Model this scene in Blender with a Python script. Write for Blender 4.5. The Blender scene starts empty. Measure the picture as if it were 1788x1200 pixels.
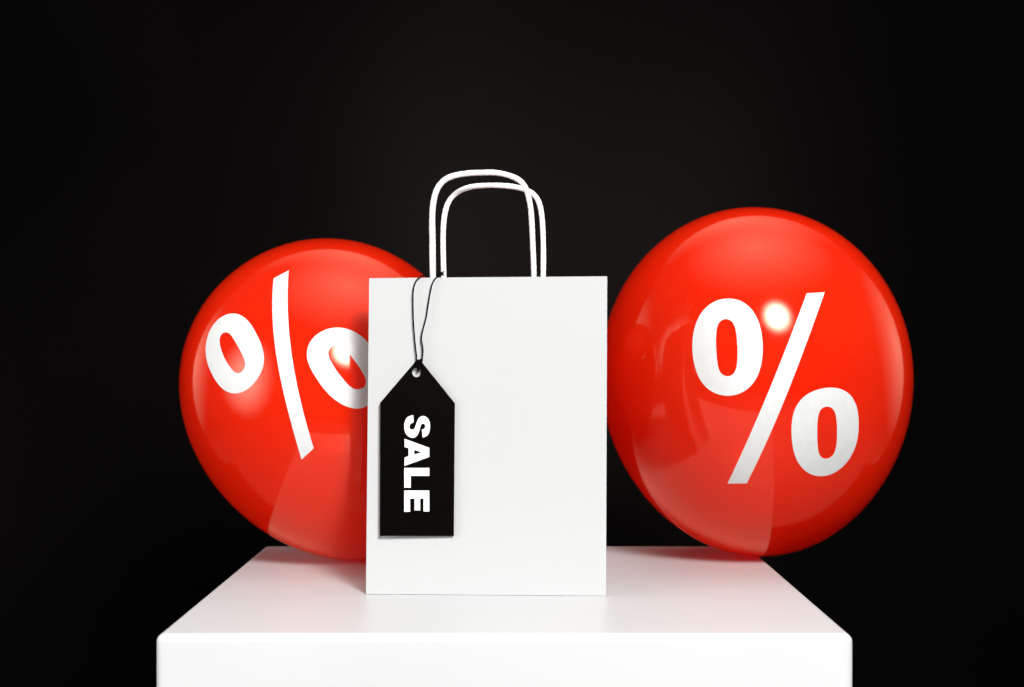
import bpy, bmesh, math, random
from mathutils import Vector, Matrix, noise
from mathutils.geometry import delaunay_2d_cdt

# ------------------------------------------------------------------ camera
scene = bpy.context.scene
F, EYE, CX, CY = 2730.0, 0.211, 894.0, 600.0      # focal length in photo pixels, eye height over the plinth top
cam_data = bpy.data.cameras.new('camera'); cam = bpy.data.objects.new('camera', cam_data)
scene.collection.objects.link(cam)
cam.location = (0, 0, EYE); cam.rotation_euler = (math.radians(90), 0, 0)
cam_data.sensor_width = 36; cam_data.lens = 36 * F / 1788
cam_data.clip_start = 0.05; cam_data.clip_end = 50
cam_data.dof.use_dof = True; cam_data.dof.focus_distance = 1.33; cam_data.dof.aperture_fstop = 9
scene.camera = cam

# ------------------------------------------------------------------ world (dim studio) and exposure
world = bpy.data.worlds.new('World'); scene.world = world; world.use_nodes = True
bg = world.node_tree.nodes['Background']
bg.inputs['Color'].default_value = (1.0, 0.93, 0.86, 1); bg.inputs['Strength'].default_value = 0.075
scene.view_settings.view_transform = 'Standard'; scene.view_settings.look = 'None'
scene.view_settings.exposure = 0; scene.view_settings.gamma = 1

# ------------------------------------------------------------------ lamps
def area(name, loc, target, sx, sy, power, col=(1, 1, 1), shape='RECTANGLE', fade=0.0):
    l = bpy.data.lights.new(name, 'AREA'); l.shape = shape; l.size = sx
    if shape in ('RECTANGLE', 'ELLIPSE'): l.size_y = sy
    l.energy = power; l.color = col
    o = bpy.data.objects.new(name, l); scene.collection.objects.link(o)
    if fade:                  # soft-edged emission: brightest in the middle, dimming to the rim
        l.use_nodes = True; nt = l.node_tree; em = nt.nodes['Emission']
        g = nt.nodes.new('ShaderNodeNewGeometry'); sub = nt.nodes.new('ShaderNodeVectorMath'); sub.operation = 'SUBTRACT'
        sub.inputs[1].default_value = (.5, .5, 0); ln = nt.nodes.new('ShaderNodeVectorMath'); ln.operation = 'LENGTH'
        mp = nt.nodes.new('ShaderNodeMapRange'); mp.inputs[1].default_value = 0; mp.inputs[2].default_value = .5
        mp.inputs[3].default_value = 1; mp.inputs[4].default_value = 0
        pw = nt.nodes.new('ShaderNodeMath'); pw.operation = 'POWER'; pw.inputs[1].default_value = fade
        sep = nt.nodes.new('ShaderNodeSeparateXYZ'); cmb = nt.nodes.new('ShaderNodeCombineXYZ')
        nt.links.new(g.outputs['Parametric'], sep.inputs[0]); nt.links.new(sep.outputs[0], cmb.inputs[0]); nt.links.new(sep.outputs[1], cmb.inputs[1])
        nt.links.new(cmb.outputs[0], sub.inputs[0]); nt.links.new(sub.outputs[0], ln.inputs[0])
        nt.links.new(ln.outputs['Value'], mp.inputs[0]); nt.links.new(mp.outputs[0], pw.inputs[0]); nt.links.new(pw.outputs[0], em.inputs['Strength'])
    o.location = loc
    o.rotation_euler = (Vector(target) - Vector(loc)).to_track_quat('-Z', 'Y').to_euler()
    return o
area('key_lamp', (0.66, -0.80, 1.36), (0.02, 1.4, 0.13), 1.25, 1.25, 850, (1, .985, .965), 'DISK', fade=2.5)
area('side_softbox', (-1.15, 0.80, 0.28), (-0.20, 1.33, 0.12), 1.1, 1.2, 34.0, (1, .97, .97), 'ELLIPSE', fade=1.5)
area('ceiling_bounce_fill', (0.25, 1.25, 1.85), (0.15, 1.40, 0.0), 3.6, 3.2, 72.0, (1, .97, .94), 'ELLIPSE', fade=1.6)  # added fill in place of ceiling bounce, lifts the plinth top
# added lamps behind the backdrop edges: stand in for bright walls, arcs on balloons
area('rear_arc_fill', (-2.35, 2.6, 0.45), (0, 1.3, 0.1), 2.4, 2.5, 32, (1, .93, .86), 'ELLIPSE', fade=1.2)
area('rear_arc_fill', (2.50, 2.6, 0.45), (0, 1.3, 0.1), 2.4, 2.5, 24, (1, .93, .86), 'ELLIPSE', fade=1.2)
area('rear_arc_fill', (0.1, 2.7, 2.0), (0, 1.3, 0.1), 3.4, 1.8, 20, (1, .93, .86), 'ELLIPSE', fade=1.2)

# ------------------------------------------------------------------ material helpers
def mat(name):
    m = bpy.data.materials.new(name); m.use_nodes = True
    nt = m.node_tree; return m, nt, nt.nodes['Principled BSDF']
def add_noise_bump(nt, bsdf, scale, strength, dist, detail=4):
    tc = nt.nodes.new('ShaderNodeTexCoord'); n = nt.nodes.new('ShaderNodeTexNoise'); b = nt.nodes.new('ShaderNodeBump')
    n.inputs['Scale'].default_value = scale; n.inputs['Detail'].default_value = detail
    b.inputs['Strength'].default_value = strength; b.inputs['Distance'].default_value = dist
    nt.links.new(tc.outputs['Object'], n.inputs['Vector']); nt.links.new(n.outputs['Fac'], b.inputs['Height'])
    nt.links.new(b.outputs['Normal'], bsdf.inputs['Normal'])
    return tc, n
def noise_colour(nt, bsdf, tc, scale, c1, c2):
    n = nt.nodes.new('ShaderNodeTexNoise'); n.inputs['Scale'].default_value = scale; n.inputs['Detail'].default_value = 6
    r = nt.nodes.new('ShaderNodeValToRGB'); r.color_ramp.elements[0].color = (*c1, 1); r.color_ramp.elements[1].color = (*c2, 1)
    r.color_ramp.elements[0].position = .35; r.color_ramp.elements[1].position = .65
    nt.links.new(tc.outputs['Object'], n.inputs['Vector']); nt.links.new(n.outputs['Fac'], r.inputs['Fac'])
    nt.links.new(r.outputs['Color'], bsdf.inputs['Base Color'])

M = {}
m, nt, p = mat('white_lacquer'); M['plinth'] = m
p.inputs['Roughness'].default_value = .36; p.inputs['Specular IOR Level'].default_value = .12
tc, _ = add_noise_bump(nt, p, 60, .04, .0004); noise_colour(nt, p, tc, 9, (.572, .586, .593), (.586, .60, .607))
m, nt, p = mat('white_kraft_paper'); M['paper'] = m
p.inputs['Roughness'].default_value = .75; p.inputs['Specular IOR Level'].default_value = .25
tc, _ = add_noise_bump(nt, p, 1400, .06, .0002, 8); noise_colour(nt, p, tc, 420, (.46, .468, .472), (.466, .474, .478))
m, nt, p = mat('twisted_paper_cord'); M['cord'] = m
p.inputs['Roughness'].default_value = .8; p.inputs['Specular IOR Level'].default_value = .2
tc, _ = add_noise_bump(nt, p, 1500, .2, .0003, 6); noise_colour(nt, p, tc, 400, (.80, .80, .79), (.83, .83, .82))
m, nt, p = mat('black_card'); M['card'] = m
p.inputs['Roughness'].default_value = .30; p.inputs['Specular IOR Level'].default_value = .05; p.inputs['Specular Tint'].default_value = (1, .7, .55, 1)
tc, _ = add_noise_bump(nt, p, 2200, .25, .0002, 6); noise_colour(nt, p, tc, 700, (.0012, .0010, .0009), (.002, .0017, .0015))
m, nt, p = mat('white_ink'); M['ink'] = m
p.inputs['Roughness'].default_value = .6; p.inputs['Specular IOR Level'].default_value = .2
tc, _ = add_noise_bump(nt, p, 900, .05, .0002); noise_colour(nt, p, tc, 500, (.78, .775, .765), (.81, .805, .80))
m, nt, p = mat('black_waxed_string'); M['string'] = m
p.inputs['Roughness'].default_value = .7; p.inputs['Base Color'].default_value = (.003, .0025, .003, 1); p.inputs['Specular IOR Level'].default_value = .02
add_noise_bump(nt, p, 3000, .4, .0002)
m, nt, p = mat('black_backdrop_paper'); M['backdrop'] = m
p.inputs['Roughness'].default_value = .36; p.inputs['Specular IOR Level'].default_value = .011; p.inputs['Specular Tint'].default_value = (1, .8, .78, 1)
tc, _ = add_noise_bump(nt, p, 500, .1, .0005); noise_colour(nt, p, tc, 3, (.0009, .0008, .0008), (.0014, .0012, .0012))
m, nt, p = mat('grey_studio_floor'); M['floor'] = m
p.inputs['Roughness'].default_value = .6
tc, _ = add_noise_bump(nt, p, 40, .1, .002); noise_colour(nt, p, tc, 2.5, (.18, .178, .175), (.23, .228, .225))
m, nt, p = mat('white_balloon_print'); M['print'] = m
p.inputs['Roughness'].default_value = .5; p.inputs['Specular IOR Level'].default_value = .2
tc, _ = add_noise_bump(nt, p, 300, .04, .0002); noise_colour(nt, p, tc, 120, (.60, .61, .61), (.63, .64, .64))

# glossy red latex: mostly opaque, a little light soaks and passes through the skin
m, nt, p = mat('red_latex'); M['latex'] = m
out = nt.nodes['Material Output']
p.inputs['Roughness'].default_value = 1.0; p.inputs['Specular IOR Level'].default_value = 0
bump_nodes = add_noise_bump(nt, p, 18, .05, .0008, 3); noise_colour(nt, p, bump_nodes[0], 14, (.965, .024, .003), (.985, .030, .004))
N = nt.nodes.new
tl = N('ShaderNodeBsdfTranslucent'); tl.inputs['Color'].default_value = (1.0, .016, .002, 1)
tr = N('ShaderNodeBsdfTransparent'); tr.inputs['Color'].default_value = (1.0, .012, .006, 1)
gl = N('ShaderNodeBsdfGlossy'); gl.inputs['Color'].default_value = (1, .76, .56, 1); gl.inputs['Roughness'].default_value = .09
fr = N('ShaderNodeFresnel'); fr.inputs['IOR'].default_value = 1.58
geo = N('ShaderNodeNewGeometry')
sel = N('ShaderNodeMix'); sel.data_type = 'FLOAT'; sel.inputs[3].default_value = .05       # inner side of the skin
m1 = N('ShaderNodeMixShader'); m1.inputs[0].default_value = .34
m2 = N('ShaderNodeMixShader'); m2.inputs[0].default_value = .27
m3 = N('ShaderNodeMixShader')
lk = nt.links.new
lk([n for n in nt.nodes if n.type == 'BUMP'][0].outputs['Normal'], gl.inputs['Normal'])
lk(p.outputs[0], m1.inputs[1]); lk(tl.outputs[0], m1.inputs[2])
lk(m1.outputs[0], m2.inputs[1]); lk(tr.outputs[0], m2.inputs[2])
lk(geo.outputs['Backfacing'], sel.inputs[0]); lk(fr.outputs[0], sel.inputs[2]); lk(sel.outputs[0], m3.inputs[0])
lk(m2.outputs[0], m3.inputs[1]); lk(gl.outputs[0], m3.inputs[2]); lk(m3.outputs[0], out.inputs['Surface'])

# ------------------------------------------------------------------ mesh helpers
def link(name, bm_or_data, material, parent=None, smooth=False):
    if isinstance(bm_or_data, bmesh.types.BMesh):
        me = bpy.data.meshes.new(name); bm_or_data.to_mesh(me); bm_or_data.free()
    else:
        me = bpy.data.meshes.new(name); me.from_pydata(bm_or_data[0], [], bm_or_data[1]); me.update()
    me.materials.append(material)
    if smooth:
        for f in me.polygons: f.use_smooth = True
    o = bpy.data.objects.new(name, me); scene.collection.objects.link(o)
    if parent:
        o.parent = parent; o.matrix_parent_inverse = Matrix.Translation(-parent.location)
    return o
def thing(name, label, cat, loc, group=None):
    o = bpy.data.objects.new(name, None); scene.collection.objects.link(o)
    o.location = loc; o.empty_display_size = .05; o['label'] = label; o['category'] = cat
    if group: o['group'] = group
    return o
def at(px, py, D):            # the point at depth D that stands where the photo shows it
    return Vector(((px - CX) / F * D, D, EYE - (py - CY) / F * D))
def inside(pt, poly):
    x, y = pt; r = False; n = len(poly); j = n - 1
    for i in range(n):
        xi, yi = poly[i]; xj, yj = poly[j]
        if (yi > y) != (yj > y) and x < (xj - xi) * (y - yi) / (yj - yi) + xi: r = not r
        j = i
    return r
def fill(loops, step=None):   # triangulate outlines with holes, with optional grid points inside
    pts, edges = [], []
    for lp in loops:
        b = len(pts); pts += [Vector(q) for q in lp]
        edges += [(b + i, b + (i + 1) % len(lp)) for i in range(len(lp))]
    if step:
        xs = [q[0] for q in loops[0]]; ys = [q[1] for q in loops[0]]
        x = min(xs)
        while x < max(xs):
            y = min(ys)
            while y < max(ys):
                if sum(inside((x, y), lp) for lp in loops) % 2 == 1: pts.append(Vector((x, y)))
                y += step
            x += step
    v, e, f, *_ = delaunay_2d_cdt(pts, edges, [], 0, 1e-6)
    keep = []
    for t in f:
        c = sum((v[i] for i in t), Vector((0, 0))) / len(t)
        if sum(inside(c, lp) for lp in loops) % 2 == 1: keep.append(list(t))
    return v, keep
def tube(path, radius, seg=12, closed=False, twist=None, caps=True):
    # sweep along a polyline; radius is a number or f(s); twist = (lobes, turns per metre, depth)
    bm = bmesh.new(); P = [Vector(q) for q in path]; n = len(P); rings = []; s = 0.0
    up = None
    for i in range(n):
        t = (P[min(i + 1, n - 1)] - P[max(i - 1, 0)]).normalized()
        if up is None:
            up = t.cross(Vector((0, 1, 0)));  up = up if up.length > .1 else t.cross(Vector((1, 0, 0)))
        up = (up - t * up.dot(t)).normalized(); side = t.cross(up)
        if i: s += (P[i] - P[i - 1]).length
        r = radius(s) if callable(radius) else radius
        ring = []
        for k in range(seg):
            a = 2 * math.pi * k / seg; rr = r
            if twist: rr = r * (1 + twist[2] * abs(math.cos(twist[0] * (a / 2 + math.pi * twist[1] * s))) - twist[2] * .5)
            ring.append(bm.verts.new(P[i] + (up * math.cos(a) + side * math.sin(a)) * rr))
        rings.append(ring)
    for i in range(n - 1):
        for k in range(seg):
            bm.faces.new((rings[i][k], rings[i][(k + 1) % seg], rings[i + 1][(k + 1) % seg], rings[i + 1][k]))
    if caps:
        bm.faces.new(rings[0][::-1]); bm.faces.new(rings[-1])
    bmesh.ops.recalc_face_normals(bm, faces=bm.faces)
    return bm
def spline(P, n=8):
    P = [Vector(q) for q in P]; P = [P[0] * 2 - P[1]] + P + [P[-1] * 2 - P[-2]]; out = []
    for i in range(1, len(P) - 2):
        a, b, c, d = P[i - 1:i + 3]
        for k in range(n):
            t = k / n
            out.append(.5 * ((2 * b) + (c - a) * t + (2 * a - 5 * b + 4 * c - d) * t * t + (3 * b - a - 3 * c + d) * t ** 3))
    out.append(P[-2]); return out

# ------------------------------------------------------------------ setting
FLOOR = -0.95
bm = bmesh.new()
for x0, x1, y0, y1 in ((-4, 4, -2.5, 4.5),):
    vs = [bm.verts.new(q) for q in ((x0, y0, FLOOR), (x1, y0, FLOOR), (x1, y1, FLOOR), (x0, y1, FLOOR))]; bm.faces.new(vs)
floor = link('floor', bm, M['floor']); floor['kind'] = 'structure'
# black paper backdrop: a sheet with a slight wave hanging to the floor and a short run forward
bm = bmesh.new(); NX = 60
prof = [(2.55, 1.52), (2.48, .9), (2.405, .3), (2.33, -.3), (2.285, -.62), (2.25, -.78), (2.18, -.88), (2.07, -.928), (1.95, -.944), (1.82, -.946)]
rows = []
for i in range(NX + 1):
    x = -1.75 + 3.65 * i / NX
    w = .004 * math.sin(x * 4.1 + 1) + .003 * math.sin(x * 9.7)
    rows.append([bm.verts.new((x, y + .10 * x + (w if z > -.6 else 0), z)) for y, z in prof])
for i in range(NX):
    for k in range(len(prof) - 1): bm.faces.new((rows[i][k], rows[i][k + 1], rows[i + 1][k + 1], rows[i + 1][k]))
bd = link('backdrop', bm, M['backdrop'], smooth=True); bd['kind'] = 'structure'

# ------------------------------------------------------------------ plinth
X0, X1, Y0, Y1 = -.2590, .2480, 1.134, 1.632
bm = bmesh.new()
bmesh.ops.create_cube(bm, size=1)
for v in bm.verts:
    v.co = Vector(((X0 if v.co.x < 0 else X1), (Y0 if v.co.y < 0 else Y1), (FLOOR if v.co.z < 0 else 0)))
bmesh.ops.bevel(bm, geom=[e for e in bm.edges if not all(abs(v.co.z - FLOOR) < 1e-6 for v in e.verts)], offset=.0064, segments=7, profile=.5, affect='EDGES')
root = thing('display_plinth', 'glossy white square display plinth with rounded edges that carries the bag and both balloons', 'plinth', ((X0 + X1) / 2, (Y0 + Y1) / 2, FLOOR))
pl = link('block', bm, M['plinth'], root, smooth=True)
md = pl.modifiers.new('wn', 'WEIGHTED_NORMAL'); md.keep_sharp = False; md.weight = 100

# ------------------------------------------------------------------ balloons
PRINT_R = {"o1":[[-0.1894,0.5118],[-0.1641,0.5052],[-0.1401,0.4956],[-0.1181,0.4831],[-0.0983,0.468],[-0.0811,0.4506],[-0.0665,0.4313],[-0.0546,0.4106],[-0.0452,0.3889],[-0.0381,0.3666],[-0.0331,0.344],[-0.0301,0.3214],[-0.0286,0.299],[-0.0286,0.2768],[-0.0297,0.255],[-0.0319,0.2334],[-0.0351,0.2121],[-0.0393,0.191],[-0.0445,0.1702],[-0.0509,0.1497],[-0.0585,0.1295],[-0.0676,0.11],[-0.0784,0.0912],[-0.0909,0.0734],[-0.1054,0.0568],[-0.1218,0.0418],[-0.1401,0.0286],[-0.1601,0.0175],[-0.1817,0.0088],[-0.2046,0.0027],[-0.2284,-0.0008],[-0.2528,-0.0014],[-0.2773,0.0008],[-0.3015,0.0059],[-0.3249,0.0136],[-0.347,0.0239],[-0.3673,0.0366],[-0.3856,0.0515],[-0.4015,0.0683],[-0.4149,0.0868],[-0.426,0.1067],[-0.4346,0.1277],[-0.4412,0.1494],[-0.4459,0.1717],[-0.449,0.1942],[-0.4507,0.2168],[-0.4511,0.2394],[-0.4503,0.2619],[-0.4482,0.2844],[-0.4448,0.3069],[-0.44,0.3293],[-0.4336,0.3516],[-0.4256,0.3738],[-0.4159,0.3955],[-0.4043,0.4165],[-0.3907,0.4365],[-0.3751,0.455],[-0.3575,0.4717],[-0.3377,0.4861],[-0.316,0.4978],[-0.2926,0.5068],[-0.2677,0.5128],[-0.2418,0.5156],[-0.2155,0.5153]],"h1":[[-0.2233,0.3964],[-0.2111,0.3925],[-0.2002,0.3861],[-0.1913,0.3776],[-0.1846,0.3676],[-0.1801,0.3568],[-0.1774,0.3456],[-0.1759,0.3342],[-0.1753,0.3228],[-0.1751,0.3115],[-0.1752,0.3002],[-0.1755,0.2891],[-0.1759,0.2779],[-0.1766,0.2669],[-0.1775,0.2559],[-0.1785,0.245],[-0.1797,0.2342],[-0.1811,0.2234],[-0.1826,0.2126],[-0.1843,0.2019],[-0.1863,0.1912],[-0.1884,0.1807],[-0.1908,0.1703],[-0.1935,0.1599],[-0.1964,0.1496],[-0.1998,0.1394],[-0.2041,0.1295],[-0.2097,0.12],[-0.2168,0.1116],[-0.2256,0.1047],[-0.2362,0.0998],[-0.2479,0.0975],[-0.2601,0.0979],[-0.272,0.1011],[-0.2826,0.1067],[-0.2915,0.1143],[-0.2981,0.1234],[-0.3027,0.1334],[-0.3056,0.144],[-0.3071,0.1547],[-0.3078,0.1656],[-0.3081,0.1764],[-0.3081,0.1873],[-0.3079,0.1983],[-0.3076,0.2092],[-0.3071,0.2202],[-0.3064,0.2311],[-0.3056,0.2421],[-0.3046,0.2531],[-0.3035,0.2642],[-0.3022,0.2753],[-0.3007,0.2865],[-0.299,0.2976],[-0.297,0.3087],[-0.2948,0.3198],[-0.2923,0.3308],[-0.2894,0.3419],[-0.286,0.3529],[-0.2816,0.3637],[-0.2759,0.3738],[-0.2685,0.3829],[-0.2592,0.3902],[-0.2482,0.3952],[-0.236,0.3973]],"o2":[[0.3444,-0.0374],[0.3694,-0.0428],[0.3937,-0.0506],[0.4165,-0.0611],[0.4373,-0.0743],[0.4555,-0.0901],[0.4707,-0.1081],[0.4827,-0.1278],[0.4917,-0.1487],[0.498,-0.1703],[0.502,-0.1921],[0.5043,-0.2138],[0.5051,-0.2354],[0.5049,-0.2568],[0.5035,-0.2782],[0.5011,-0.2997],[0.4974,-0.3211],[0.4922,-0.3425],[0.4853,-0.3636],[0.4766,-0.3841],[0.4661,-0.4039],[0.4537,-0.4227],[0.4395,-0.4402],[0.4236,-0.4563],[0.4059,-0.4709],[0.3864,-0.4838],[0.3652,-0.4948],[0.3423,-0.5037],[0.3177,-0.51],[0.2919,-0.5133],[0.2653,-0.5134],[0.2385,-0.5099],[0.2121,-0.5029],[0.1869,-0.4925],[0.1635,-0.479],[0.1423,-0.4628],[0.1238,-0.4445],[0.108,-0.4246],[0.095,-0.4037],[0.0848,-0.3821],[0.077,-0.3602],[0.0714,-0.3382],[0.0677,-0.3165],[0.0655,-0.295],[0.0646,-0.2738],[0.0648,-0.253],[0.066,-0.2326],[0.068,-0.2125],[0.0711,-0.1927],[0.0755,-0.1732],[0.0813,-0.1542],[0.089,-0.1357],[0.0987,-0.118],[0.1106,-0.1015],[0.1247,-0.0864],[0.141,-0.073],[0.1591,-0.0616],[0.1789,-0.0522],[0.2,-0.0448],[0.2223,-0.0393],[0.2455,-0.0355],[0.2694,-0.0334],[0.294,-0.033],[0.3191,-0.0343]],"h2":[[0.3025,-0.1292],[0.3143,-0.1335],[0.3246,-0.1399],[0.3329,-0.1479],[0.3391,-0.157],[0.3434,-0.1668],[0.3462,-0.1769],[0.3479,-0.1873],[0.3491,-0.1976],[0.3499,-0.2079],[0.3504,-0.2183],[0.3506,-0.2286],[0.3505,-0.239],[0.3502,-0.2495],[0.3497,-0.2599],[0.3491,-0.2704],[0.3485,-0.281],[0.3479,-0.2915],[0.3472,-0.3021],[0.3463,-0.3128],[0.345,-0.3234],[0.3433,-0.334],[0.3412,-0.3445],[0.3387,-0.3551],[0.3358,-0.3655],[0.3323,-0.3757],[0.3277,-0.3853],[0.3217,-0.3941],[0.3138,-0.4016],[0.3038,-0.4071],[0.292,-0.4102],[0.2791,-0.4107],[0.2659,-0.4084],[0.2535,-0.4034],[0.2427,-0.3961],[0.2343,-0.3869],[0.2282,-0.3765],[0.2241,-0.3655],[0.2217,-0.3541],[0.2202,-0.3428],[0.2193,-0.3317],[0.2186,-0.3208],[0.2181,-0.3101],[0.2178,-0.2996],[0.2179,-0.2891],[0.2183,-0.2787],[0.219,-0.2683],[0.2199,-0.2579],[0.2209,-0.2476],[0.222,-0.2374],[0.2231,-0.2273],[0.2243,-0.2173],[0.2257,-0.2075],[0.2274,-0.1977],[0.2295,-0.1879],[0.2319,-0.1782],[0.2349,-0.1685],[0.2385,-0.1591],[0.2431,-0.1502],[0.2492,-0.1422],[0.257,-0.1355],[0.2666,-0.1305],[0.2778,-0.1277],[0.29,-0.1272]],"sl":[[0.2928,0.4778],[0.26,0.4309],[0.2287,0.3859],[0.1987,0.3425],[0.1698,0.3004],[0.1418,0.2593],[0.1144,0.219],[0.0877,0.1795],[0.0614,0.1405],[0.0354,0.102],[0.0097,0.0637],[-0.0159,0.0256],[-0.0414,-0.0125],[-0.067,-0.0507],[-0.0927,-0.0892],[-0.1187,-0.128],[-0.145,-0.1674],[-0.1717,-0.2075],[-0.199,-0.2486],[-0.2271,-0.2909],[-0.2562,-0.3347],[-0.2863,-0.3804],[-0.3179,-0.4286],[-0.3512,-0.4798],[-0.2312,-0.4855],[-0.1992,-0.4359],[-0.1687,-0.389],[-0.1395,-0.3441],[-0.1112,-0.301],[-0.0838,-0.2592],[-0.0571,-0.2184],[-0.0309,-0.1785],[-0.0051,-0.1392],[0.0204,-0.1004],[0.0458,-0.0619],[0.071,-0.0235],[0.0964,0.0148],[0.1219,0.0532],[0.1476,0.0919],[0.1737,0.1309],[0.2003,0.1704],[0.2276,0.2106],[0.2557,0.2515],[0.2847,0.2935],[0.315,0.3367],[0.3468,0.3814],[0.3804,0.4279],[0.4163,0.4766]],"n":[-0.0487,-0.86228,0.50408]}
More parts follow.
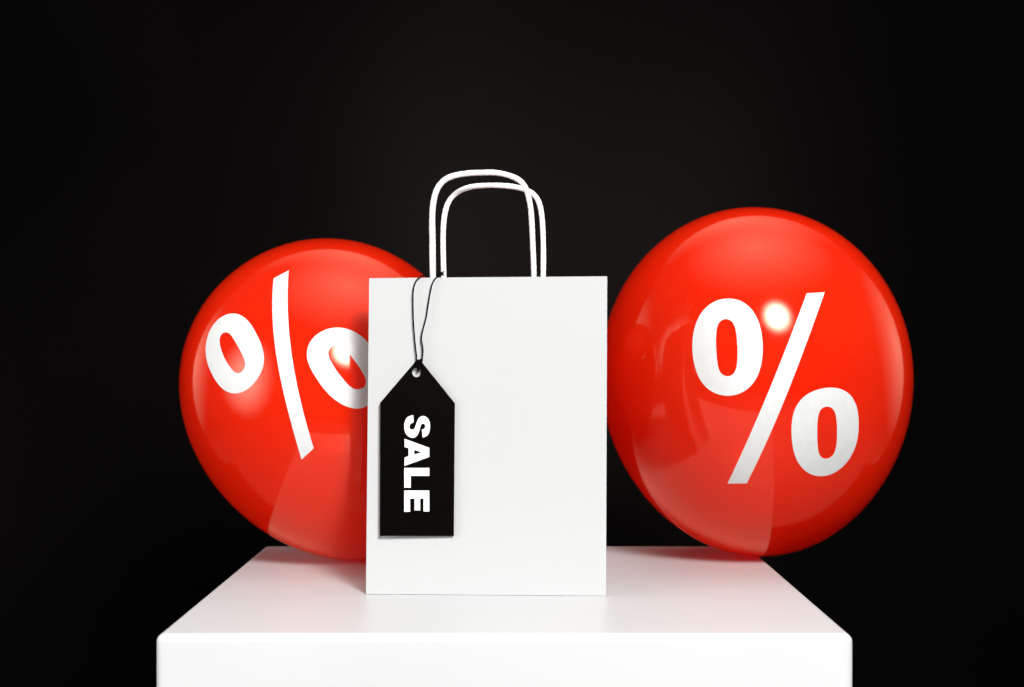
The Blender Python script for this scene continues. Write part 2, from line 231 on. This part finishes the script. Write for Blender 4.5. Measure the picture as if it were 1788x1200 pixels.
PRINT_L = {"o1":[[-0.1772,0.5193],[-0.1566,0.4982],[-0.1387,0.4746],[-0.124,0.4492],[-0.1123,0.4229],[-0.1036,0.3964],[-0.0975,0.3701],[-0.0936,0.3446],[-0.0912,0.32],[-0.0901,0.2963],[-0.0898,0.2735],[-0.0901,0.2514],[-0.0912,0.2299],[-0.0932,0.2088],[-0.0963,0.1881],[-0.1009,0.1681],[-0.1072,0.1488],[-0.1155,0.1307],[-0.1257,0.1139],[-0.1379,0.0988],[-0.1518,0.0854],[-0.1672,0.0738],[-0.1839,0.0639],[-0.2017,0.0556],[-0.2206,0.0487],[-0.2405,0.0433],[-0.2615,0.0395],[-0.2834,0.0374],[-0.3062,0.0375],[-0.3295,0.0401],[-0.3529,0.0455],[-0.3759,0.0541],[-0.3977,0.0659],[-0.4177,0.0809],[-0.4354,0.0986],[-0.4504,0.1186],[-0.4626,0.1404],[-0.4721,0.1632],[-0.4792,0.1867],[-0.4845,0.2105],[-0.4882,0.2343],[-0.4908,0.2582],[-0.4925,0.282],[-0.4933,0.3059],[-0.4932,0.3298],[-0.4918,0.3538],[-0.489,0.3777],[-0.4845,0.4013],[-0.4783,0.4243],[-0.4702,0.4464],[-0.4603,0.4673],[-0.4488,0.4869],[-0.4356,0.5049],[-0.421,0.5211],[-0.4048,0.5354],[-0.3872,0.5477],[-0.3679,0.5578],[-0.347,0.5652],[-0.3245,0.5697],[-0.3006,0.5709],[-0.2756,0.5685],[-0.2501,0.5621],[-0.2247,0.5517],[-0.2001,0.5373]],"h1":[[-0.273,0.4308],[-0.2633,0.4207],[-0.2555,0.4087],[-0.2496,0.3958],[-0.2454,0.3826],[-0.2427,0.3697],[-0.2407,0.3573],[-0.2392,0.3454],[-0.2378,0.3337],[-0.2364,0.3221],[-0.2352,0.3106],[-0.2341,0.299],[-0.2332,0.2876],[-0.2325,0.2763],[-0.2321,0.2654],[-0.2317,0.2547],[-0.2313,0.2441],[-0.231,0.2337],[-0.2308,0.2232],[-0.2309,0.2127],[-0.2315,0.2023],[-0.2326,0.1922],[-0.2346,0.1826],[-0.2374,0.1737],[-0.2414,0.1655],[-0.2466,0.1582],[-0.2533,0.1518],[-0.2614,0.1467],[-0.2708,0.143],[-0.2812,0.1412],[-0.2921,0.1415],[-0.3028,0.1442],[-0.3127,0.1492],[-0.3213,0.1565],[-0.3282,0.1654],[-0.3336,0.1755],[-0.3376,0.1863],[-0.3406,0.1972],[-0.3431,0.2081],[-0.3452,0.2189],[-0.3473,0.2297],[-0.3492,0.2405],[-0.3509,0.2516],[-0.3523,0.2627],[-0.3532,0.2741],[-0.3538,0.2854],[-0.354,0.2967],[-0.354,0.3079],[-0.3538,0.3191],[-0.3534,0.3303],[-0.3528,0.3416],[-0.352,0.3531],[-0.3508,0.3646],[-0.3494,0.3761],[-0.3476,0.3874],[-0.3453,0.3984],[-0.3423,0.409],[-0.3383,0.419],[-0.3329,0.4279],[-0.3259,0.4353],[-0.3171,0.4406],[-0.3069,0.4431],[-0.2955,0.4424],[-0.284,0.4382]],"o2":[[0.3683,0.0646],[0.3868,0.0536],[0.4039,0.0406],[0.4195,0.0259],[0.4335,0.0097],[0.4459,-0.0076],[0.4564,-0.0259],[0.4653,-0.045],[0.4721,-0.0647],[0.477,-0.085],[0.4795,-0.1058],[0.4797,-0.127],[0.4774,-0.1485],[0.4728,-0.1699],[0.4661,-0.1911],[0.4576,-0.2118],[0.4478,-0.2319],[0.4372,-0.2514],[0.426,-0.2704],[0.4144,-0.289],[0.4021,-0.3074],[0.3889,-0.3255],[0.3744,-0.3431],[0.3581,-0.3597],[0.34,-0.3744],[0.3199,-0.3866],[0.2983,-0.3952],[0.2758,-0.3998],[0.2531,-0.3999],[0.231,-0.3958],[0.2102,-0.3876],[0.1912,-0.3762],[0.1742,-0.3623],[0.1592,-0.3466],[0.1462,-0.3298],[0.1351,-0.3122],[0.1255,-0.2941],[0.1174,-0.2755],[0.1107,-0.2566],[0.1053,-0.2373],[0.1011,-0.2175],[0.098,-0.1975],[0.0957,-0.1773],[0.0942,-0.157],[0.0931,-0.1367],[0.0926,-0.1165],[0.0926,-0.0961],[0.0935,-0.0757],[0.0956,-0.0553],[0.0994,-0.0349],[0.1054,-0.0148],[0.114,0.0045],[0.1254,0.0227],[0.1396,0.0392],[0.1563,0.0535],[0.1751,0.0655],[0.1956,0.0749],[0.2172,0.0816],[0.2395,0.0859],[0.262,0.0878],[0.2844,0.0874],[0.3064,0.0849],[0.3279,0.0803],[0.3486,0.0735]],"h2":[[0.3006,-0.0261],[0.3104,-0.0315],[0.3187,-0.0383],[0.3253,-0.0462],[0.3304,-0.0552],[0.334,-0.0651],[0.3366,-0.0756],[0.3384,-0.0864],[0.3398,-0.0973],[0.3411,-0.108],[0.3425,-0.1186],[0.344,-0.129],[0.3456,-0.1393],[0.3472,-0.1497],[0.3487,-0.1603],[0.3499,-0.1711],[0.3508,-0.1819],[0.3514,-0.1926],[0.3517,-0.2033],[0.3519,-0.2138],[0.352,-0.2242],[0.352,-0.2349],[0.3515,-0.2457],[0.3502,-0.2567],[0.3475,-0.2675],[0.3431,-0.2778],[0.3366,-0.2868],[0.3281,-0.294],[0.3177,-0.2989],[0.306,-0.3013],[0.2939,-0.3011],[0.2819,-0.2986],[0.271,-0.2941],[0.2614,-0.2881],[0.2535,-0.2807],[0.2472,-0.2723],[0.2424,-0.2631],[0.2388,-0.2532],[0.236,-0.243],[0.2337,-0.2325],[0.2318,-0.2221],[0.23,-0.2117],[0.2282,-0.2015],[0.2264,-0.1913],[0.2248,-0.1811],[0.2233,-0.1707],[0.222,-0.1602],[0.221,-0.1495],[0.2204,-0.1389],[0.22,-0.1283],[0.2199,-0.1178],[0.2198,-0.1074],[0.2199,-0.097],[0.2203,-0.0864],[0.2211,-0.0756],[0.2228,-0.0645],[0.2257,-0.0537],[0.2302,-0.0435],[0.2366,-0.0346],[0.2449,-0.0275],[0.2548,-0.0226],[0.266,-0.0202],[0.2778,-0.0201],[0.2896,-0.0222]],"sl":[[0.1618,0.5963],[0.1354,0.5307],[0.1106,0.4708],[0.0873,0.4152],[0.0654,0.3629],[0.0445,0.3131],[0.0246,0.2653],[0.0056,0.2191],[-0.0128,0.1742],[-0.0305,0.1304],[-0.0477,0.0873],[-0.0645,0.0449],[-0.081,0.0029],[-0.0973,-0.0387],[-0.1135,-0.0801],[-0.1297,-0.1215],[-0.146,-0.1628],[-0.1625,-0.2043],[-0.1793,-0.246],[-0.1965,-0.288],[-0.2142,-0.3305],[-0.2327,-0.3734],[-0.252,-0.4169],[-0.2723,-0.4612],[-0.1605,-0.447],[-0.1434,-0.4035],[-0.1266,-0.3608],[-0.1101,-0.3188],[-0.0939,-0.2773],[-0.0777,-0.2362],[-0.0617,-0.1955],[-0.0456,-0.1549],[-0.0295,-0.1145],[-0.0132,-0.0741],[0.0033,-0.0336],[0.0201,0.0071],[0.0372,0.0483],[0.0547,0.09],[0.0728,0.1325],[0.0914,0.1759],[0.1107,0.2204],[0.1308,0.2665],[0.1517,0.3145],[0.1736,0.3647],[0.1966,0.418],[0.221,0.4751],[0.2469,0.5373],[0.2746,0.6066]],"n":[-0.01985,-0.85172,0.52361]}

def balloon(par, pr, label, neck_path):
    R, A, k, az, tlt, X, D, mm = par
    ct, st, ca, sa = math.cos(tlt), math.sin(tlt), math.cos(az), math.sin(az)
    Mx = Matrix(((ca, 0, -sa), (0, 1, 0), (sa, 0, ca))) @ Matrix(((1, 0, 0), (0, ct, -st), (0, st, ct)))
    rad = lambda t: R * math.sin(t) * (1 + k * math.cos(t) + mm * math.cos(2 * t))
    NT, NP = 160, 220
    body = [[Vector((rad(math.pi * i / NT) * math.cos(2 * math.pi * j / NP), rad(math.pi * i / NT) * math.sin(2 * math.pi * j / NP), A * math.cos(math.pi * i / NT))) for j in range(NP)] for i in range(NT + 1)]
    low = min((Mx @ v).z for row in body for v in row)
    base = Vector((X, D, -low + .0003))
    root = thing('balloon', label, 'balloon', (X, D, 0), 'red balloons printed with a percent sign')
    verts, faces = [Mx @ body[0][0] + base], []
    NL = NT - 4                      # the skin stops where the neck starts
    for i in range(1, NL + 1):
        for j in range(NP): verts.append(Mx @ body[i][j] + base)
    idx = lambda i, j: 1 + (i - 1) * NP + j % NP
    for j in range(NP): faces.append((0, idx(1, j), idx(1, j + 1)))
    for i in range(1, NL):
        for j in range(NP): faces.append((idx(i, j), idx(i + 1, j), idx(i + 1, j + 1), idx(i, j + 1)))
    link('envelope', (verts, faces), M['latex'], root, smooth=True)
    # neck: flares out of the skin, narrows, then the knot and the rolled lip
    r0 = rad(math.pi * NL / NT); z0 = A * math.cos(math.pi * NL / NT)
    start = Mx @ Vector((0, 0, z0)) + base; axis = Mx @ Vector((0, 0, -1))
    path = spline([start, start + axis * .003] + [start + Vector(q) for q in neck_path], 10)
    L = sum((path[i + 1] - path[i]).length for i in range(len(path) - 1))
    def nr(s):
        u = s / L
        return max(.0026, r0 * (1 - min(1, u * 1.5)) ** 2.2 + .0030)
    nk = link('neck', tube(path, nr, 24, caps=False), M['latex'], root, smooth=True)
    t = (path[-1] - path[-2]).normalized(); q = t.to_track_quat('Z', 'Y')
    kn = []
    for i in range(26):
        a = 2 * math.pi * i / 22
        kn.append(path[-1] + q @ Vector((.0042 * math.cos(a), .0042 * math.sin(a), .0016 * math.sin(a * 1.0 + .5))))
    link('knot', tube(kn, .0030, 12), M['latex'], nk, smooth=True)
    lip = [path[-1], path[-1] + t * .006, path[-1] + t * .010]
    link('lip', tube(spline(lip, 5), lambda s: .0024 + .35 * s, 16), M['latex'], nk, smooth=True)
    # white percent print, wrapped on the skin
    n = Vector(pr['n']); e1 = Vector((0, 0, 1)).cross(n).normalized(); e2 = n.cross(e1)
    def on_skin(c, lift):
        a = math.hypot(*c)
        d = n.copy() if a < 1e-9 else n * math.cos(a) + (e1 * c[0] / a + e2 * c[1] / a) * math.sin(a)
        b = Vector((d.x * R, d.y * R, d.z * A))       # then pushed radially to the true profile
        lo, hi = .8, 1.2
        def f(sc):
            z = b.z * sc / A
            if abs(z) >= 1: return 1
            tt = math.acos(z); return math.hypot(b.x * sc, b.y * sc) - rad(tt)
        for _ in range(40):
            mid = (lo + hi) / 2
            if f(mid) < 0: lo = mid
            else: hi = mid
        s = lo; q = b * s
        tt = math.acos(max(-1, min(1, q.z / A))); e = 1e-3
        dr, dz = rad(tt + e) - rad(tt - e), A * (math.cos(tt + e) - math.cos(tt - e))
        rr = math.hypot(q.x, q.y); nn = Vector((-dz * q.x / rr, -dz * q.y / rr, dr)).normalized()
        return Mx @ (q + nn * lift) + base
    V, Fc = [], []
    for loops in ([pr['o1'], pr['h1']], [pr['sl']], [pr['o2'], pr['h2']]):
        v, f = fill(loops, .022); b = len(V)
        V += [on_skin(q, .00035) for q in v]
        for t_ in f:
            a3, b3, c3 = (V[b + i] for i in t_)
            nn = (b3 - a3).cross(c3 - a3)
            t_ = [b + i for i in t_]
            Fc.append(t_ if nn.dot(a3 - base) > 0 else t_[::-1])
        # thin rim of the ink layer
        for lp in loops:
            b = len(V); N = len(lp)
            V += [on_skin(q, .00035) for q in lp] + [on_skin(q, -.0001) for q in lp]
            Fc += [(b + i, b + (i + 1) % N, b + N + (i + 1) % N, b + N + i) for i in range(N)]
    link('percent_print', (V, Fc), M['print'], root, smooth=True)
    return root
balloon((0.1462, 0.182, 0.0633, 0.1809, 0.6, 0.2364, 1.5187, -0.0184), PRINT_R,
        'larger red balloon right of the bag, white percent sign upright on it',
        [(.001, .009, -.006), (.000, .019, -.008), (-.003, .029, -.006)])
balloon((0.1445, 0.1617, 0.0449, 0.566, 0.3, -0.1674, 1.517, 0.011), PRINT_L,
        'red balloon partly behind the left side of the bag, white percent sign tilted',
        [(.009, .006, -.009), (.019, .012, -.011), (.030, .017, -.011)])

# ------------------------------------------------------------------ paper bag
random.seed(4)
BL, BR = Vector((-.1228, 1.315, .0003)), Vector((.0785, 1.306, .0003))
TL, TR = Vector((-.1211, 1.326, .2664)), Vector((.0803, 1.319, .2677))
side = (BR - BL).normalized(); back = Vector((-side.y, side.x, 0)).normalized()      # away from the camera
bag = thing('paper_bag', 'plain white paper shopping bag with two cord handles standing between the balloons', 'bag', ((BL + BR) / 2)[:2] + (0,))
TH = .0004
def front_pt(u, v, off=0.0):      # u across, v up; slight swelling of the paper
    q = (BL * (1 - u) + BR * u) * (1 - v) + (TL * (1 - u) + TR * u) * v
    w = .0002 * math.sin(math.pi * u) * math.sin(math.pi * v) * noise.noise(Vector((u * 2.2, v * 2.6, 3)))
    return q + back * (off + w)
def sheet(fn, nu, nv, teeth=0.0):
    verts, faces = [], []
    for i in range(nu + 1):
        for j in range(nv + 1):
            q = fn(i / nu, j / nv)
            if j == nv and teeth: q = q + Vector((0, 0, teeth * (1 if i % 2 else -1)))
            verts.append(q)
    for i in range(nu):
        for j in range(nv):
            a = i * (nv + 1) + j; faces.append((a, a + nv + 1, a + nv + 2, a + 1))
    return verts, faces
def paper(name, data, parent=bag):
    o = link(name, data, M['paper'], parent, smooth=True)
    s = o.modifiers.new('thickness', 'SOLIDIFY'); s.thickness = TH; s.offset = 0
    e = o.modifiers.new('crisp_edges', 'EDGE_SPLIT'); e.split_angle = math.radians(30)
    return o
DB, DT = .058, .016      # depth of the bag at its base and at its mouth
paper('front_panel', sheet(lambda u, v: front_pt(u, v), 150, 24, .00018))
def back_pt(u, v):
    return front_pt(u, v, DB * (1 - v) + DT * v) + Vector((0, 0, .0006 * v * (.35 + .65 * math.sin(math.pi * min(1, max(0, u * 1.35 - .1))) )))
paper('back_panel', sheet(back_pt, 150, 24, .00028))
for s_, nm in ((0, 'side_gusset'), (1, 'side_gusset')):
    def gus(u, v, s_=s_):
        fr, bk = front_pt(s_, v), back_pt(s_, v)
        fold = (1 - abs(2 * u - 1)) * (.004 + .014 * v) * (1 if s_ == 0 else -1)
        return fr.lerp(bk, u) + side * (fold + (TH * 1.2 if s_ == 0 else -TH * 1.2))
    paper(nm, sheet(gus, 8, 20))
def bot(u, v):
    return front_pt(u, 0).lerp(back_pt(u, 0), v * .98 + .01) + Vector((0, 0, .0006))
paper('bag_bottom', sheet(bot, 12, 4))
z_ = lambda P: [(x / 4.0636 + 640, y / 4.0636 + 280) for x, y in P]
HA = z_([(472, 1000), (473, 900), (471, 830), (469, 700), (468, 560), (466, 450), (468, 360), (480, 270), (507, 195), (555, 140), (622, 110), (720, 93), (830, 88), (910, 88), (985, 101), (1060, 128), (1108, 165), (1140, 225), (1163, 330), (1173, 450), (1180, 600), (1185, 720), (1188, 830), (1189, 900), (1189, 1000)])
HB = z_([(550, 1000), (549, 900), (548, 830), (545, 700), (543, 560), (547, 450), (560, 360), (590, 283), (650, 225), (740, 190), (850, 179), (960, 180), (1060, 191), (1140, 215), (1190, 247), (1225, 305), (1244, 400), (1253, 550), (1255, 700), (1253, 830), (1251, 900), (1250, 1000)])
def handle(P, d0, d1, rL, rR, seed):
    # depth: glued inside the panel below the mouth, bowing a little over its arch
    n = len(P); pts = []
    for i, (x, y) in enumerate(P):
        h = max(0, min(1, (484 - y) / 184)); pts.append(at(x, y, d0 + (d1 - d0) * h))
    pts = spline(pts, 14)
    L = sum((pts[i + 1] - pts[i]).length for i in range(len(pts) - 1))
    rn = lambda s: (rL + (rR - rL) * min(1, s / L * 1.6)) * (1 + .07 * noise.noise(Vector((s * 60, seed, 0))) + .03 * noise.noise(Vector((s * 300, seed, 1))))
    bm = tube(pts, rn, 20, twist=(2, 95, .05))
    return link('handle', bm, M['cord'], bag, smooth=True)
handle(HA, 1.3295, 1.312, .00275, .0023, 1)
handle(HB, 1.3350, 1.343, .0023, .00225, 7)
for x0, x1, d in ((730, 960, 1.3290),):      # glued cord patches inside the mouth
    vs = [at(x0, 505, d), at(x1, 504, d), at(x1, 580, d), at(x0, 581, d)]
    paper('handle_patch', ([v + back * .004 for v in vs], [(0, 1, 2, 3)]))

# ------------------------------------------------------------------ swing tag
TD = 1.3115
def bow(y):      # the card bulges a little, pressed to the bag at its tip and foot
    t = max(0, min(1, (936 - y) / 309)); return .0005 * math.sin(math.pi * t ** 1.6)
def tp(x, y, d=0.0):
    # the tag hangs flush against the leaning front of the bag
    v = (1040 - y) / 555; return at(x, y, 1.3085 + .0135 * v - .0003 - d - bow(y))
tag = thing('sale_tag', 'black card price tag lettered SALE in white, hanging on black string down the bag front', 'tag', tp(727, 480))
outline = [(731, 627.5), (733.5, 628.5), (794.4, 704.4), (792.6, 936.2), (663.2, 936), (664, 703), (728, 628.3)]
hole = [(727.4 + 7.6 * math.cos(a), 650.8 + 7.9 * math.sin(a)) for a in [2 * math.pi * i / 32 for i in range(32)]]
def plate(loops, d_front, d_back, curl=0.0):
    v, f = fill(loops, 9); n = len(v)
    def q(c, d):
        return tp(c[0], c[1], d + curl * ((c[0] - 728) / 65) ** 2)
    V = [q(c, d_front) for c in v] + [q(c, d_back) for c in v]
    Fc = [t[::-1] for t in f] + [[n + i for i in t] for t in f]
    for lp in loops:
        b = len(V); N = len(lp); V += [q(c, d_front) for c in lp] + [q(c, d_back) for c in lp]
        Fc += [(b + i, b + (i + 1) % N, b + N + (i + 1) % N, b + N + i) for i in range(N)]
    return V, Fc
o = link('card', plate([outline, hole], .0003, 0), M['card'], tag)
zl = lambda P: [(x / 6 + 690, y / 6 + 710) for x, y in P]
def close_curve(P):
    P = [Vector(q) for q in P]; n = len(P); out = []
    for i in range(n):
        a, b, c, d = P[i - 1], P[i], P[(i + 1) % n], P[(i + 2) % n]
        for k in range(4):
            t = k / 4; out.append(.5 * ((2 * b) + (c - a) * t + (2 * a - 5 * b + 4 * c - d) * t * t + (3 * b - a - 3 * c + d) * t ** 3))
    return out
def open_run(P):
    return [tuple(q) for q in spline([(x, y, 0) for x, y in P], 5)]
S1 = open_run([(190, 90), (160, 97), (125, 115), (101, 160), (95, 215), (103, 265), (130, 307), (170, 327), (202, 325), (231, 303), (250, 265), (262, 222), (273, 191), (291, 179), (308, 188), (315, 212), (301, 234), (279, 243)])
S2 = open_run([(287, 325), (320, 315), (343, 298), (360, 258), (366, 210), (361, 163), (340, 122), (307, 101), (275, 102), (246, 124), (226, 165), (213, 205), (200, 231), (178, 242), (156, 231), (151, 205), (164, 181), (193, 168)])
S = [(x, y) for x, y, *_ in S1 + S2]
letters = (('letter_s', [S]), ('letter_a', [[(98, 338), (358, 433), (358, 528), (98, 622), (98, 535), (140, 520), (140, 437), (98, 425)], [(200, 455), (278, 480), (200, 503)]]),
           ('letter_l', [[(95, 643), (358, 643), (358, 727), (163, 727), (163, 850), (95, 850)]]),
           ('letter_e', [[(95, 880), (358, 880), (358, 1100), (297, 1100), (297, 965), (262, 965), (262, 1088), (203, 1088), (203, 965), (157, 965), (157, 1103), (95, 1103)]]))
for nm, loops in letters:
    link(nm, plate([zl(lp) for lp in loops], .00042, .0003), M['ink'], tag)
# string: left strand drops over the mouth of the bag, loops through the hole and climbs to the knot on the handle
zs = lambda P: [(x / 4.8 + 640, y / 4.8 + 470) for x, y in P]
left = zs([(456, 62), (422, 90), (399, 140), (390, 200), (389, 300), (392, 420), (400, 540), (410, 660), (419, 735)])
right = zs([(598, 57), (574, 82), (551, 122), (535, 190), (519, 280), (507, 360), (501, 400), (480, 480), (464, 545), (460, 595), (468, 640), (472, 690), (466, 760), (456, 815)])
RS = .00058
pl_ = [at(757, 484.5, 1.3335), at(748, 482.2, 1.3305), at(741, 481.6, 1.3265)] + [tp(x, y, .0001) for x, y in left] + \
      [tp(727, 636, .0012), tp(729, 644, .0010), tp(730, 649, -.0004), tp(731, 645, -.0016), tp(734, 634, -.0012), tp(734.5, 627, .0008)]
pr_ = [tp(731.5, 629, .0016), tp(729, 636, .0018), tp(731, 643, .0016), tp(734, 642, .0014)] + [tp(x, y, .0001 + .0012 * max(0, min(1, (y - 600) / 30))) for x, y in right[::-1]] + [at(767, 480.8, 1.3225), at(770, 478.5, 1.3228)]
st1 = link('string', tube(spline(pl_, 8), RS, 8, twist=(2, 700, .25)), M['string'], tag, smooth=True)
link('string', tube(spline(pr_, 8), RS * 1.05, 8, twist=(2, 700, .25)), M['string'], tag, smooth=True)
# the loop round the near handle leg and the knot beside it
c = at(761.5, 480.6, 1.3295)
ring = [c + Vector((.0036 * math.cos(a), .0036 * math.sin(a), .0003 * math.sin(a * 3) + .0005 * math.cos(a))) for a in [2 * math.pi * i / 28 for i in range(20, 41)]]
link('string', tube(spline([at(757, 484.5, 1.3335)] + ring[::3][3:] + [at(769, 479.5, 1.3240)], 6), RS, 8), M['string'], tag, smooth=True)
kc = at(770.8, 478.6, 1.3235); kn = []
for i in range(70):
    a = 2 * math.pi * i / 17
    kn.append(kc + Vector((.0011 * math.cos(a) * (1 + .3 * math.sin(i * .37)), .0010 * math.sin(a * .73), .0012 * math.sin(a) * math.cos(i * .11))))
kn += [kc + Vector((.0012, -.0004, .0012)), kc + Vector((.0024, -.0006, .0022))]
link('string_knot', tube(kn, RS * 1.1, 7), M['string'], st1, smooth=True)
link('string_end', tube(spline([kc, kc + Vector((.0014, -.0005, -.0008)), kc + Vector((.0026, -.0006, -.0010))], 5), RS, 7), M['string'], st1, smooth=True)

# extra light bounces so the balloons glow from inside
scene.render.engine = 'CYCLES'
scene.cycles.max_bounces = 14; scene.cycles.diffuse_bounces = 10; scene.cycles.transmission_bounces = 10; scene.cycles.transparent_max_bounces = 12
scene.cycles.sample_clamp_indirect = 6
